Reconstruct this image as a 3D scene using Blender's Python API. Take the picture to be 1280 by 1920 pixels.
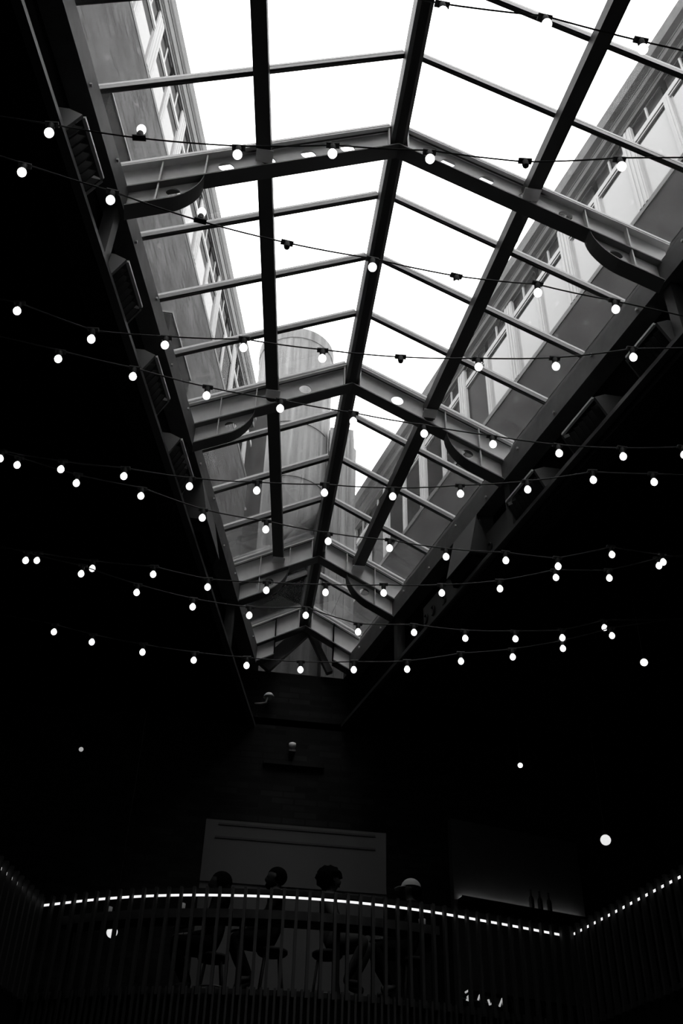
import bpy, bmesh, math, random
from mathutils import Vector, Matrix
random.seed(7)
scene = bpy.context.scene
for o in list(bpy.data.objects): bpy.data.objects.remove(o, do_unlink=True)
COL = scene.collection

# ------------------------------------------------------------ camera
SC = 1.25
FPX, PITCH, YAW, ROLL = 1973.67, 0.6897, 0.1303, 0.0283       # focal length in pixels of the 1280x1920 frame
CAM = Vector((-1.0687*SC, 0.0, 1.6))
FWD = Vector((math.sin(YAW)*math.cos(PITCH), math.cos(YAW)*math.cos(PITCH), math.sin(PITCH)))
R0 = Vector((math.cos(YAW), -math.sin(YAW), 0)); U0 = R0.cross(FWD)
RT = math.cos(ROLL)*R0 + math.sin(ROLL)*U0
UP = -math.sin(ROLL)*R0 + math.cos(ROLL)*U0
cd = bpy.data.cameras.new('camera'); cam = bpy.data.objects.new('camera', cd); COL.objects.link(cam)
cam.matrix_world = Matrix(((RT.x, UP.x, -FWD.x, CAM.x), (RT.y, UP.y, -FWD.y, CAM.y), (RT.z, UP.z, -FWD.z, CAM.z), (0, 0, 0, 1)))
cd.sensor_fit = 'VERTICAL'; cd.sensor_height = 36.0; cd.lens = FPX/1920*36.0
cd.clip_start = 0.05; cd.clip_end = 300
scene.camera = cam

# ------------------------------------------------------------ sky and exposure
wd = bpy.data.worlds.new('overcast_sky'); scene.world = wd; wd.use_nodes = True
bg = wd.node_tree.nodes['Background']
bg.inputs['Color'].default_value = (1, 1, 1, 1); bg.inputs['Strength'].default_value = 4.6
vs = scene.view_settings
vs.view_transform = 'Standard'; vs.look = 'None'; vs.exposure = 0.0; vs.gamma = 1.0; vs.use_curve_mapping = False

# ------------------------------------------------------------ pixel helpers (a pixel gives a direction, a surface the distance)
def ray(x, y): return (FWD + RT*((x-640)/FPX) + UP*((960-y)/FPX)).normalized()
def on_plane(x, y, p0, n):
    d = ray(x, y); n = Vector(n); return CAM + d*((Vector(p0)-CAM).dot(n)/d.dot(n))
def on_z(x, y, z): return on_plane(x, y, (0, 0, z), (0, 0, 1))
def on_y(x, y, Y): return on_plane(x, y, (0, Y, 0), (0, 1, 0))

# ------------------------------------------------------------ materials
MATS = {}
def mat(name, v, rough=0.6, metal=0.0, noise=0.0, nscale=20.0, stretch=(1, 1, 1), emit=0.0, spec=0.3, bump=0.0):
    m = bpy.data.materials.new(name); m.use_nodes = True; nt = m.node_tree; b = nt.nodes['Principled BSDF']
    b.inputs['Base Color'].default_value = (v, v, v, 1); b.inputs['Roughness'].default_value = rough
    b.inputs['Metallic'].default_value = metal; b.inputs['Specular IOR Level'].default_value = spec
    if emit:
        b.inputs['Emission Color'].default_value = (1, 1, 1, 1); b.inputs['Emission Strength'].default_value = emit
    if noise or bump:
        tc = nt.nodes.new('ShaderNodeTexCoord'); mp = nt.nodes.new('ShaderNodeMapping'); mp.inputs['Scale'].default_value = stretch
        nz = nt.nodes.new('ShaderNodeTexNoise'); nz.inputs['Scale'].default_value = nscale; nz.inputs['Detail'].default_value = 6
        rp = nt.nodes.new('ShaderNodeValToRGB')
        lo, hi = max(v*(1-noise), 0), min(v*(1+noise), 1)
        rp.color_ramp.elements[0].color = (lo, lo, lo, 1); rp.color_ramp.elements[0].position = 0.3
        rp.color_ramp.elements[1].color = (hi, hi, hi, 1); rp.color_ramp.elements[1].position = 0.7
        nt.links.new(tc.outputs['Object'], mp.inputs['Vector']); nt.links.new(mp.outputs[0], nz.inputs['Vector'])
        nt.links.new(nz.outputs['Fac'], rp.inputs[0]); nt.links.new(rp.outputs[0], b.inputs['Base Color'])
        if bump:
            bp = nt.nodes.new('ShaderNodeBump'); bp.inputs['Strength'].default_value = bump; bp.inputs['Distance'].default_value = 0.02
            nt.links.new(nz.outputs['Fac'], bp.inputs['Height']); nt.links.new(bp.outputs[0], b.inputs['Normal'])
    MATS[name] = m; return m
def brick_mat(name, v, mort, angle):
    m = bpy.data.materials.new(name); m.use_nodes = True; nt = m.node_tree; b = nt.nodes['Principled BSDF']
    b.inputs['Roughness'].default_value = 0.9; b.inputs['Specular IOR Level'].default_value = 0.1
    tc = nt.nodes.new('ShaderNodeTexCoord'); mp = nt.nodes.new('ShaderNodeMapping'); mp.vector_type = 'POINT'
    sx = nt.nodes.new('ShaderNodeSeparateXYZ'); cx = nt.nodes.new('ShaderNodeCombineXYZ')
    nt.links.new(tc.outputs['Object'], sx.inputs[0])
    nt.links.new(sx.outputs[angle], cx.inputs[0]); nt.links.new(sx.outputs['Z'], cx.inputs[1])
    br = nt.nodes.new('ShaderNodeTexBrick'); br.inputs['Scale'].default_value = 1.0
    br.inputs['Brick Width'].default_value = 0.34; br.inputs['Row Height'].default_value = 0.1; br.inputs['Mortar Size'].default_value = 0.012
    br.inputs['Color1'].default_value = (v*0.55, v*0.55, v*0.55, 1); br.inputs['Color2'].default_value = (v*1.4, v*1.4, v*1.4, 1)
    br.inputs['Mortar'].default_value = (mort, mort, mort, 1)
    nz = nt.nodes.new('ShaderNodeTexNoise'); nz.inputs['Scale'].default_value = 1.4; nz.inputs['Detail'].default_value = 8
    rp = nt.nodes.new('ShaderNodeValToRGB')
    rp.color_ramp.elements[0].color = (0.55, 0.55, 0.55, 1); rp.color_ramp.elements[0].position = 0.3
    rp.color_ramp.elements[1].color = (1.15, 1.15, 1.15, 1); rp.color_ramp.elements[1].position = 0.7
    mx = nt.nodes.new('ShaderNodeMix'); mx.data_type = 'RGBA'; mx.blend_type = 'MULTIPLY'; mx.inputs[0].default_value = 1.0
    nt.links.new(cx.outputs[0], br.inputs['Vector']); nt.links.new(tc.outputs['Object'], nz.inputs['Vector'])
    nt.links.new(nz.outputs['Fac'], rp.inputs[0]); nt.links.new(br.outputs['Color'], mx.inputs[6]); nt.links.new(rp.outputs[0], mx.inputs[7])
    nt.links.new(mx.outputs[2], b.inputs['Base Color']); MATS[name] = m; return m
def glass_mat(name, tint, refl, dust):
    m = bpy.data.materials.new(name); m.use_nodes = True; nt = m.node_tree; nt.nodes.remove(nt.nodes['Principled BSDF'])
    out = nt.nodes['Material Output']
    tr = nt.nodes.new('ShaderNodeBsdfTransparent'); tr.inputs[0].default_value = (tint, tint, tint, 1)
    gl = nt.nodes.new('ShaderNodeBsdfGlossy'); gl.inputs['Roughness'].default_value = 0.02
    tl = nt.nodes.new('ShaderNodeBsdfTranslucent'); tl.inputs[0].default_value = (0.8, 0.8, 0.8, 1)
    nz = nt.nodes.new('ShaderNodeTexNoise'); nz.inputs['Scale'].default_value = 2.5; nz.inputs['Detail'].default_value = 7
    ml = nt.nodes.new('ShaderNodeMath'); ml.operation = 'MULTIPLY'; ml.inputs[1].default_value = dust
    lw = nt.nodes.new('ShaderNodeFresnel'); lw.inputs['IOR'].default_value = refl
    a = nt.nodes.new('ShaderNodeMixShader'); b = nt.nodes.new('ShaderNodeMixShader')
    nt.links.new(nz.outputs['Fac'], ml.inputs[0]); nt.links.new(ml.outputs[0], a.inputs[0])
    nt.links.new(tr.outputs[0], a.inputs[1]); nt.links.new(tl.outputs[0], a.inputs[2])
    nt.links.new(lw.outputs[0], b.inputs[0]); nt.links.new(a.outputs[0], b.inputs[1]); nt.links.new(gl.outputs[0], b.inputs[2])
    nt.links.new(b.outputs[0], out.inputs[0]); MATS[name] = m; return m
def pane_mat(name, v, ior, tint):
    m = bpy.data.materials.new(name); m.use_nodes = True; nt = m.node_tree; nt.nodes.remove(nt.nodes['Principled BSDF'])
    out = nt.nodes['Material Output']
    df = nt.nodes.new('ShaderNodeBsdfDiffuse'); df.inputs[0].default_value = (v, v, v, 1)
    gl = nt.nodes.new('ShaderNodeBsdfGlossy'); gl.inputs['Roughness'].default_value = 0.03; gl.inputs['Color'].default_value = (tint, tint, tint, 1)
    fr = nt.nodes.new('ShaderNodeFresnel'); fr.inputs['IOR'].default_value = ior
    mx = nt.nodes.new('ShaderNodeMixShader')
    nt.links.new(fr.outputs[0], mx.inputs[0]); nt.links.new(df.outputs[0], mx.inputs[1]); nt.links.new(gl.outputs[0], mx.inputs[2])
    nt.links.new(mx.outputs[0], out.inputs[0]); MATS[name] = m; return m

mat('steel', 0.85, 0.55, noise=0.08, nscale=6); mat('steel_dark', 0.08, 0.5); mat('flange', 0.16, 0.55)  # flange: truss steel darkened, underside shade put into its colour
mat('bar', 0.192, 0.35, spec=0.5); mat('eave_paint', 0.128, 0.6, noise=0.2, nscale=5)
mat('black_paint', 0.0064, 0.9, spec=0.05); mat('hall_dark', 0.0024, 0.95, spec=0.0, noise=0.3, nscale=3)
mat('girder', 0.048, 0.5); mat('vent', 0.088, 0.5); mat('duct', 0.064, 0.6, noise=0.15, nscale=3); mat('louver', 0.0096, 0.8, spec=.05); mat('bright_edge', 0.7, 0.4)
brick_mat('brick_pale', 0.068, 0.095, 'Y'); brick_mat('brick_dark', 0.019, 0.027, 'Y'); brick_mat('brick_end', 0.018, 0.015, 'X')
mat('white_paint', 0.288, 0.6, noise=0.05, nscale=3); mat('sill', 0.04, 0.6); mat('cornice', 0.044, 0.6, noise=0.35, nscale=3, stretch=(1, 1, 1)); mat('cornice_line', 0.088, 0.6)
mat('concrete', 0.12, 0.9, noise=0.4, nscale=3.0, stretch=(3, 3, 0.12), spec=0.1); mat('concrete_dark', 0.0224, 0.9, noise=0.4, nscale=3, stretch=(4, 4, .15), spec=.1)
glass_mat('roof_glass', 0.96, 1.25, 0.03); pane_mat('window_glass', 0.29, 1.48, 0.4); pane_mat('transom_glass', 0.015, 1.3, 0.13); glass_mat('gable_dimming_glass', 0.5, 1.2, 0.02)
mat('rubber', 0.012, 0.7); mat('bulb_lit', 0.9, 0.3, emit=2.2); mat('bulb_dead', 0.85, 0.2); mat('led', 0.9, 0.4, emit=1.0)
mat('slat', 0.0104, 0.6, noise=0.3, nscale=8, stretch=(6, 6, .3)); mat('counter', 0.0176, 0.5); mat('panel', 0.056, 0.8, noise=0.06, nscale=2); mat('groove', 0.03, 0.8)
mat('skin', 0.024, 0.6, spec=0.1); mat('hair', 0.0024, 0.9, spec=0.0); mat('cloth', 0.0048, 0.9, spec=0.0, noise=.3, nscale=9); mat('cloth_light', 0.016, 0.9); mat('cap', 0.24, 0.8)
mat('eye', 0.04, 0.2); mat('wood_dark', 0.0096, 0.7, spec=0.1, noise=.3, nscale=5); mat('glow', 0.8, 0.5, emit=22); mat('neon', 0.8, 0.4, emit=0.35); mat('globe', 0.9, 0.3, emit=0.8); mat('bottle', 0.01, 0.1)
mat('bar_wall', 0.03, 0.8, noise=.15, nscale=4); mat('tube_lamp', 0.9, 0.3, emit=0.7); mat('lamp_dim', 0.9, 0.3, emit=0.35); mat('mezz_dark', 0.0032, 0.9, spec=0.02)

# ------------------------------------------------------------ object helpers
W = {}
def finish(o, parent, M):
    COL.objects.link(o)
    if parent is not None:
        o.parent = parent; o.matrix_parent_inverse = W[parent.name].inverted()
    o.matrix_basis = M; W[o.name] = M.copy()
    return o
def tag(o, label=None, cat=None, group=None, kind=None):
    if label: o['label'] = label
    if cat: o['category'] = cat
    if group: o['group'] = group
    if kind: o['kind'] = kind
    return o
def empty(name, loc, label=None, cat=None, group=None, kind=None):
    o = bpy.data.objects.new(name, None); o.empty_display_size = 0.1
    finish(o, None, Matrix.Translation(Vector(loc))); return tag(o, label, cat, group, kind)
def mesh_obj(name, verts, faces, m, parent=None, smooth=False, recenter=True):
    vs_ = [Vector(v) for v in verts]
    c = Vector((0, 0, 0))
    if recenter:
        lo = Vector((min(v.x for v in vs_), min(v.y for v in vs_), min(v.z for v in vs_)))
        hi = Vector((max(v.x for v in vs_), max(v.y for v in vs_), max(v.z for v in vs_)))
        c = (lo+hi)/2; c.z = lo.z
    me = bpy.data.meshes.new(name); me.from_pydata([tuple(v-c) for v in vs_], [], faces); me.update()
    bm = bmesh.new(); bm.from_mesh(me); bmesh.ops.recalc_face_normals(bm, faces=bm.faces); bm.to_mesh(me); bm.free()
    if smooth:
        for p in me.polygons: p.use_smooth = True
    me.materials.append(MATS[m])
    return finish(bpy.data.objects.new(name, me), parent, Matrix.Translation(c))
def inst(src, parent, M, name=None):
    o = bpy.data.objects.new(name or src.name.split('.')[0], src.data); return finish(o, parent, M)
BOXF = [(0, 1, 2, 3), (7, 6, 5, 4), (0, 4, 5, 1), (1, 5, 6, 2), (2, 6, 7, 3), (3, 7, 4, 0)]
def box(name, a, b, m, parent=None):
    x0, y0, z0 = a; x1, y1, z1 = b
    v = [(x0, y0, z0), (x1, y0, z0), (x1, y1, z0), (x0, y1, z0), (x0, y0, z1), (x1, y0, z1), (x1, y1, z1), (x0, y1, z1)]
    return mesh_obj(name, v, BOXF, m, parent)
def hexa(name, low, high, m, parent=None): return mesh_obj(name, list(low)+list(high), BOXF, m, parent)
def beam_data(A, B, w, h, up=(0, 0, 1), chamfer=0.0):
    A, B, up = Vector(A), Vector(B), Vector(up); d = (B-A).normalized(); s = d.cross(up).normalized(); u = s.cross(d).normalized()
    if chamfer:
        c = chamfer
        prof = [(-w/2+c, -h/2), (w/2-c, -h/2), (w/2, -h/2+c), (w/2, h/2-c), (w/2-c, h/2), (-w/2+c, h/2), (-w/2, h/2-c), (-w/2, -h/2+c)]
    else: prof = [(-w/2, -h/2), (w/2, -h/2), (w/2, h/2), (-w/2, h/2)]
    n = len(prof); v = [A+s*p+u*q for p, q in prof]+[B+s*p+u*q for p, q in prof]
    f = [tuple(range(n)), tuple(range(2*n-1, n-1, -1))]+[(i, (i+1) % n, n+(i+1) % n, n+i) for i in range(n)]
    return v, f
def beam(name, A, B, w, h, m, parent=None, up=(0, 0, 1), chamfer=0.0):
    v, f = beam_data(A, B, w, h, up, chamfer); return mesh_obj(name, v, f, m, parent)
def tube_data(pts, r, n=8, caps=True):
    pts = [Vector(p) for p in pts]; v = []; f = []; s = None
    for i, p in enumerate(pts):
        d = (pts[min(i+1, len(pts)-1)]-pts[max(i-1, 0)]).normalized()
        ref = Vector((0, 0, 1)) if abs(d.z) < 0.9 else Vector((1, 0, 0))
        if s is None: s = d.cross(ref).normalized()
        else: s = (s-d*s.dot(d)).normalized()
        u = s.cross(d); rr = r[i] if isinstance(r, (list, tuple)) else r
        for k in range(n):
            a = 2*math.pi*k/n; v.append(p+s*math.cos(a)*rr+u*math.sin(a)*rr)
    for i in range(len(pts)-1):
        for k in range(n): f.append((i*n+k, i*n+(k+1) % n, (i+1)*n+(k+1) % n, (i+1)*n+k))
    if caps: f.append(tuple(range(n))); f.append(tuple(range(len(v)-1, len(v)-n-1, -1)))
    return v, f
def tube(name, pts, r, m, parent=None, n=8):
    v, f = tube_data(pts, r, n); return mesh_obj(name, v, f, m, parent, smooth=True)
def lathe_data(prof, n=16):
    v = []; f = []
    for r, z in prof:
        for k in range(n): a = 2*math.pi*k/n; v.append(Vector((r*math.cos(a), r*math.sin(a), z)))
    for i in range(len(prof)-1):
        for k in range(n): f.append((i*n+k, i*n+(k+1) % n, (i+1)*n+(k+1) % n, (i+1)*n+k))
    f.append(tuple(range(n-1, -1, -1))); f.append(tuple(range(len(v)-n, len(v))))
    return v, f
def prism(name, poly, axis_pt, ext, m, parent=None):
    """poly: list of 3D points (planar), ext: extrusion vector"""
    n = len(poly); e = Vector(ext); v = [Vector(p) for p in poly]+[Vector(p)+e for p in poly]
    f = [tuple(range(n)), tuple(range(2*n-1, n-1, -1))]+[(i, (i+1) % n, n+(i+1) % n, n+i) for i in range(n)]
    return mesh_obj(name, v, f, m, parent)

# ------------------------------------------------------------ skylight frame of reference: a wedge that narrows away from the viewer
Y0, BAY = 4.9637*SC, 0.6475*SC
W0, W1 = 2.1915*SC, 0.2441                # half width at the first truss, taper per metre
ZR, RS = 1.6+8.4*SC, -0.1293              # lower flange at the ridge, ridge fall per metre
ZE, HD, UH = 1.6+(8.8112-1.6)*SC, 0.2545*SC, 0.2912*SC
def hw(Y): return W0-W1*(Y-Y0)
def zrid(Y): return ZR+RS*(Y-Y0)
def YI(i): return Y0+BAY*i
def roof(Y, x, dz=0.0):                   # point on the sloping plane of the lower flanges, dz above it
    w = hw(Y); t = abs(x)/w; return Vector((x, Y, zrid(Y)+(ZE-zrid(Y))*t+dz))
GZ = 9.36                                 # level of the hall ceiling and lower girder
I0, I1 = -8, 10
YB, YE = YI(I0), 14.62
ZD = 0.064+UH                              # glazing bars sit on the upper flange

# ------------------------------------------------------------ the hall: floor, walls, ceiling
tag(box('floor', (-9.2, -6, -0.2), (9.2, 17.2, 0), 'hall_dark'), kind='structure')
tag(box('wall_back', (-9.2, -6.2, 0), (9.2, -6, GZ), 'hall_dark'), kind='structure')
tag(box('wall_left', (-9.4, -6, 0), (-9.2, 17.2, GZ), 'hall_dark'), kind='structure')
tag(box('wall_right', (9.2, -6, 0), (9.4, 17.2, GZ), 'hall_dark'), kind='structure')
ce = empty('ceiling', (0, 4, GZ), kind='structure')
def slab(name, pts, z0, z1, m, parent):
    n = len(pts); v = [(x, y, z0) for x, y in pts]+[(x, y, z1) for x, y in pts]
    f = [tuple(range(n)), tuple(range(2*n-1, n-1, -1))]+[(i, (i+1) % n, n+(i+1) % n, n+i) for i in range(n)]
    return mesh_obj(name, v, f, m, parent)
OUT = 0.22
for s in (-1, 1):
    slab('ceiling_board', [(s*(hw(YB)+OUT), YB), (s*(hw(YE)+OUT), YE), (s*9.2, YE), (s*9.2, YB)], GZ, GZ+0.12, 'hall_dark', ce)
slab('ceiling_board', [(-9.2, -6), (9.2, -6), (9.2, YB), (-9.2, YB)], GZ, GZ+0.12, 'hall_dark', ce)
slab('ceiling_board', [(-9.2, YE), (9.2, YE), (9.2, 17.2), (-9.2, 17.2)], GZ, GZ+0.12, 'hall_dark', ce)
# end wall: brick, open only under the gable of the skylight
ew = empty('wall_far', (0, YE, 0), kind='structure')
box('wall_face', (-9.2, YE, 0), (9.2, YE+0.25, GZ), 'brick_end', ew)
box('wall_face', (-1.0, YE, GZ), (1.0, YE+0.25, 10.3), 'brick_end', ew)
tag(box('wall_gable', (-hw(YB)-0.4, YB-0.15, GZ), (hw(YB)+0.4, YB, zrid(YB)+0.5), 'black_paint'), kind='structure')

# upstand walls under the glass edge, eave beams, girders
for s, nm in ((-1, 'wall_upstand_left'), (1, 'wall_upstand_right')):
    u = empty(nm, (s*hw(6), 6, GZ), kind='structure')
    def P(Y, off, z): return Vector((s*(hw(Y)+off), Y, z))
    hexa('upstand_face', [P(YB, OUT, GZ), P(YE, OUT, GZ), P(YE, OUT+.1, GZ), P(YB, OUT+.1, GZ)],
         [P(YB, OUT, ZE+.05), P(YE, OUT, ZE+.05), P(YE, OUT+.1, ZE+.05), P(YB, OUT+.1, ZE+.05)], 'black_paint', u)
    hexa('eave_beam', [P(YB, 0, ZE-HD), P(YE, 0, ZE-HD), P(YE, OUT, ZE-HD), P(YB, OUT, ZE-HD)],
         [P(YB, 0, ZE), P(YE, 0, ZE), P(YE, OUT, ZE), P(YB, OUT, ZE)], 'eave_paint', u)
    hexa('edge_flashing', [P(YB, OUT-.02, ZE), P(YE, OUT-.02, ZE), P(YE, OUT+.16, ZE), P(YB, OUT+.16, ZE)],
         [P(YB, OUT+.1, ZE+.12), P(YE, OUT+.1, ZE+.12), P(YE, OUT+.16, ZE+.12), P(YB, OUT+.16, ZE+.12)], 'eave_paint', u)
    gz = GZ if s < 0 else GZ+.12
    hexa('girder', [P(YB, -.02, gz-.05), P(YE, -.02, gz-.05), P(YE, .06, gz-.05), P(YB, .06, gz-.05)],
         [P(YB, -.02, gz+.01), P(YE, -.02, gz+.01), P(YE, .06, gz+.01), P(YB, .06, gz+.01)], 'girder', u)
    hexa('girder_shelf', [P(YB, .06, GZ-.04), P(YE, .06, GZ-.04), P(YE, OUT+.1, GZ-.04), P(YB, OUT+.1, GZ-.04)],
         [P(YB, .06, gz), P(YE, .06, gz), P(YE, OUT+.1, gz), P(YB, OUT+.1, gz)], 'black_paint', u)
    for k in range(14):                       # bolt heads along the eave beam
        Yb = YI(-3.4+k*1.0); q = P(Yb, -.006, ZE-.1 if k % 2 else ZE-HD+.08)
        box('bolt_head', q-Vector((.012, .014, .014)), q+Vector((.012, .014, .014)), 'bright_edge', u)
    for i in (0, 4, 8):                       # posts between eave beam and girder at each truss
        Yp = YI(i)+.09
        hexa('post', [P(Yp-.06, .05, gz), P(Yp+.06, .05, gz), P(Yp+.06, .16, gz), P(Yp-.06, .16, gz)],
             [P(Yp-.06, .05, ZE-HD+.01), P(Yp+.06, .05, ZE-HD+.01), P(Yp+.06, .16, ZE-HD+.01), P(Yp-.06, .16, ZE-HD+.01)], 'girder', u)

# ------------------------------------------------------------ the skylight: ridge, purlins, glazing bars, panes
sk = empty('window_1', (0, YI(1), ZE), kind='structure')
def along(fn, a, b): return fn(a), fn(b)
A, B = Vector((0, YB, zrid(YB)+.24)), Vector((0, YE-.1, zrid(YE-.1)+.24))
beam('ridge_beam', A, B, 0.17, 0.44, 'steel_dark', sk, chamfer=.04)
MF = 0.53
for s in (-1, 1):
    A, B = roof(YB, s*hw(YB)*MF, .27), roof(YI(8)+.09, s*hw(YI(8)+.09)*MF, .27)
    beam('purlin', A, B, 0.155, 0.17, 'steel_dark', sk)
    A, B = roof(YB, s*hw(YB)*MF, .43), roof(YI(8)+.09, s*hw(YI(8)+.09)*MF, .43)
    beam('purlin_cap', A+Vector((-s*.0, 0, 0)), B, 0.05, 0.1, 'bar', sk)
    for i in range(I0, I1+1):
        Y = YI(i)+.055; w = hw(Y)
        up = (roof(Y, s*w, 0)-roof(Y, 0, 0)).cross(Vector((0, 1, 0))); up = up if up.z > 0 else -up
        A, B = roof(Y, s*.09, ZD), roof(Y, s*(w+.17), ZD)
        v, f = beam_data(A, B, 0.055, 0.085, up)
        g = mesh_obj('glazing_bar', v, f, 'bar', sk)
        A2, B2 = A-up.normalized()*.05, B-up.normalized()*.05
        v, f = beam_data(A2, B2, 0.022, 0.02, up); mesh_obj('bar_lip', v, f, 'steel_dark', g)
        if i < I1:
            Ya, Yb_ = Y+.0275, YI(i+1)+.055-.0275
            for t0, t1, in ((.03, MF), (MF, 1.0)):
                def G(Yq, t, dz):
                    wq = hw(Yq); x = wq*t+(.17 if t == 1.0 else 0); return roof(Yq, s*x, ZD+dz)
                lo = [G(Ya, t0, .0), G(Yb_, t0, .0), G(Yb_, t1, .0), G(Ya, t1, .0)]
                hi = [p+Vector((0, 0, .012)) for p in lo]
                hexa('glass_pane', lo, hi, 'roof_glass', sk)

# ------------------------------------------------------------ roof trusses: I-beams with haunched ends and round holes
def plate(name, outline, holes, Yc, th, m, parent):
    bm = bmesh.new(); edges = []
    for lp in [outline]+holes:
        vs_ = [bm.verts.new((x, 0, z)) for x, z in lp]
        for i in range(len(vs_)): edges.append(bm.edges.new((vs_[i], vs_[(i+1) % len(vs_)])))
    bmesh.ops.triangle_fill(bm, use_beauty=True, edges=edges)
    r = bmesh.ops.extrude_face_region(bm, geom=bm.faces[:])
    for e in r['geom']:
        if isinstance(e, bmesh.types.BMVert): e.co.y += th
    bmesh.ops.recalc_face_normals(bm, faces=bm.faces)
    xs = [v.co.x for v in bm.verts]; zs = [v.co.z for v in bm.verts]
    c = Vector(((min(xs)+max(xs))/2, Yc-th/2, min(zs)))
    for v in bm.verts: v.co -= Vector((c.x, 0, c.z))
    me = bpy.data.meshes.new(name); bm.to_mesh(me); bm.free(); me.materials.append(MATS[m])
    return finish(bpy.data.objects.new(name, me), parent, Matrix.Translation(c))
TL = {0: 'widest steel roof truss with eight round web holes and curved haunches', 4: 'middle-sized steel roof truss with six round web holes beside the silo top',
      8: 'narrow steel roof truss with one round web hole on each arm', 10: 'smallest steel roof truss closing the narrow gable end without holes'}
FW = 0.175
for i in (0, 4, 8, 10):
    Yn = YI(i); Yw = Yn+FW/2; w = hw(Yw)
    t = empty('roof_truss', (0, Yw, zrid(Yw)), TL[i], 'roof truss', 'steel roof trusses under the skylight')
    for s in (-1, 1):
        sl = (zrid(Yw)-ZE)/w
        def L(sd, dz): return (s*(w-sd), ZE+sl*sd+dz)         # sd: distance in from the eave
        hl = 0.70 if i != 10 else 0.27
        hole_s = []; q = 0.90
        while q < w-0.28 and i != 10: hole_s.append(q); q += 0.42
        circ = lambda cx, cz, r: [(cx+r*math.cos(a*math.pi/10), cz+r*math.sin(a*math.pi/10)) for a in range(20)]
        o = [L(-.14, 0), L(w-.09, 0), L(w-.09, UH), L(-.14, UH)]
        plate('web_plate', o, [circ(*L(q, .18), .08) for q in hole_s], Yw, .016, 'steel', t)
        # haunch below the lower flange
        curve = [(0, -HD)]
        if i != 10:
            c0 = hl-.30
            curve.append((c0, -HD))
            for k in range(1, 11):
                a = k/10*math.pi/2; curve.append((c0+.30*math.sin(a), -HD+HD*(1-math.cos(a))))
        else: curve += [(hl, -HD), (hl, 0)]
        ho = [L(a, b) for a, b in curve]+[L(0, 0)]
        plate('haunch_plate', ho, [circ(*L(.42, -.13), .072)] if i != 10 else [], Yw, .016, 'steel', t)
        # flanges
        def strip(name, ctr, th, m, y0=Yn, y1=Yn+FW):
            v = []; f = []
            for (a, b) in ctr:
                x, z = L(a, b); v += [(x, y0, z), (x, y1, z), (x, y1, z-th), (x, y0, z-th)]
            for k in range(len(ctr)-1):
                for j in range(4): f.append((4*k+j, 4*k+(j+1) % 4, 4*k+4+(j+1) % 4, 4*k+4+j))
            f.append((0, 1, 2, 3)); n = len(v); f.append((n-1, n-2, n-3, n-4))
            return mesh_obj(name, v, f, m, t)
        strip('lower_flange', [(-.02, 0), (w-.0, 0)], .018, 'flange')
        strip('upper_flange', [(-.16, UH+.018), (w-.08, UH+.018)], .018, 'steel')
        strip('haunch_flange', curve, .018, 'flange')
        for q in (0.27, hl):
            for zz, dz0, dz1 in ((0, 0, UH),)+((( 1, -HD, 0),) if q == .27 else ()):
                (xa, za), (xb, zb) = L(q, dz0), L(q, dz1)
                prism('stiffener', [(xa-.007, Yn+.012, za), (xa+.007, Yn+.012, za), (xb+.007, Yn+.012, zb), (xb-.007, Yn+.012, zb)], None, (0, FW/2-.012, 0), 'bright_edge', t)
        (xa, za), (xb, zb) = L(w-.105, 0), L(w-.105, UH)
        prism('end_plate', [(xa-.008, Yn+.01, za), (xa+.008, Yn+.01, za), (xb+.008, Yn+.01, zb), (xb-.008, Yn+.01, zb)], None, (0, FW-.02, 0), 'bright_edge', t)
        if i in (0, 4, 8):                    # cleat under the purlin
            cx, cz = L(w*(1-MF), .165)
            cl = box('purlin_cleat', (cx-.09, Yn-.06, cz), (cx+.09, Yw, cz+.014), 'steel', t)
            for dx in (-.075, .075): box('bolt', (cx+s*dx-.01, Yn+.05, cz+.05), (cx+s*dx+.01, Yw-.008, cz+.075), 'bright_edge', t)
# gable struts behind the last truss
tr = empty('trim_1', (0, 14.52, 10.3), kind='structure')
for pa, pb, th in (((574, 1180), (494, 1252), .22), ((578, 1180), (618, 1262), .10), ((552, 1186), (600, 1186), .12)):
    a, b_ = on_y(*pa, 14.56), on_y(*pb, 14.56)
    beam('gable_strut', a, b_, .1, th, 'steel_dark', tr, up=(0, 0, 1) if th == .12 else (1, 0, 0.3))

gw = empty('window_2', (0, YE+.02, 10.3), kind='structure')  # gable pane, its tint added to dim the silo seen through it
prism('glass_pane', [(-hw(YE)-.15, YE+.05, 10.3), (hw(YE)+.15, YE+.05, 10.3), (hw(YE)+.15, YE+.05, ZE+.3), (0, YE+.05, zrid(YE)+.45), (-hw(YE)-.15, YE+.05, ZE+.3)], None, (0, .012, 0), 'gable_dimming_glass', gw)

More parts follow.
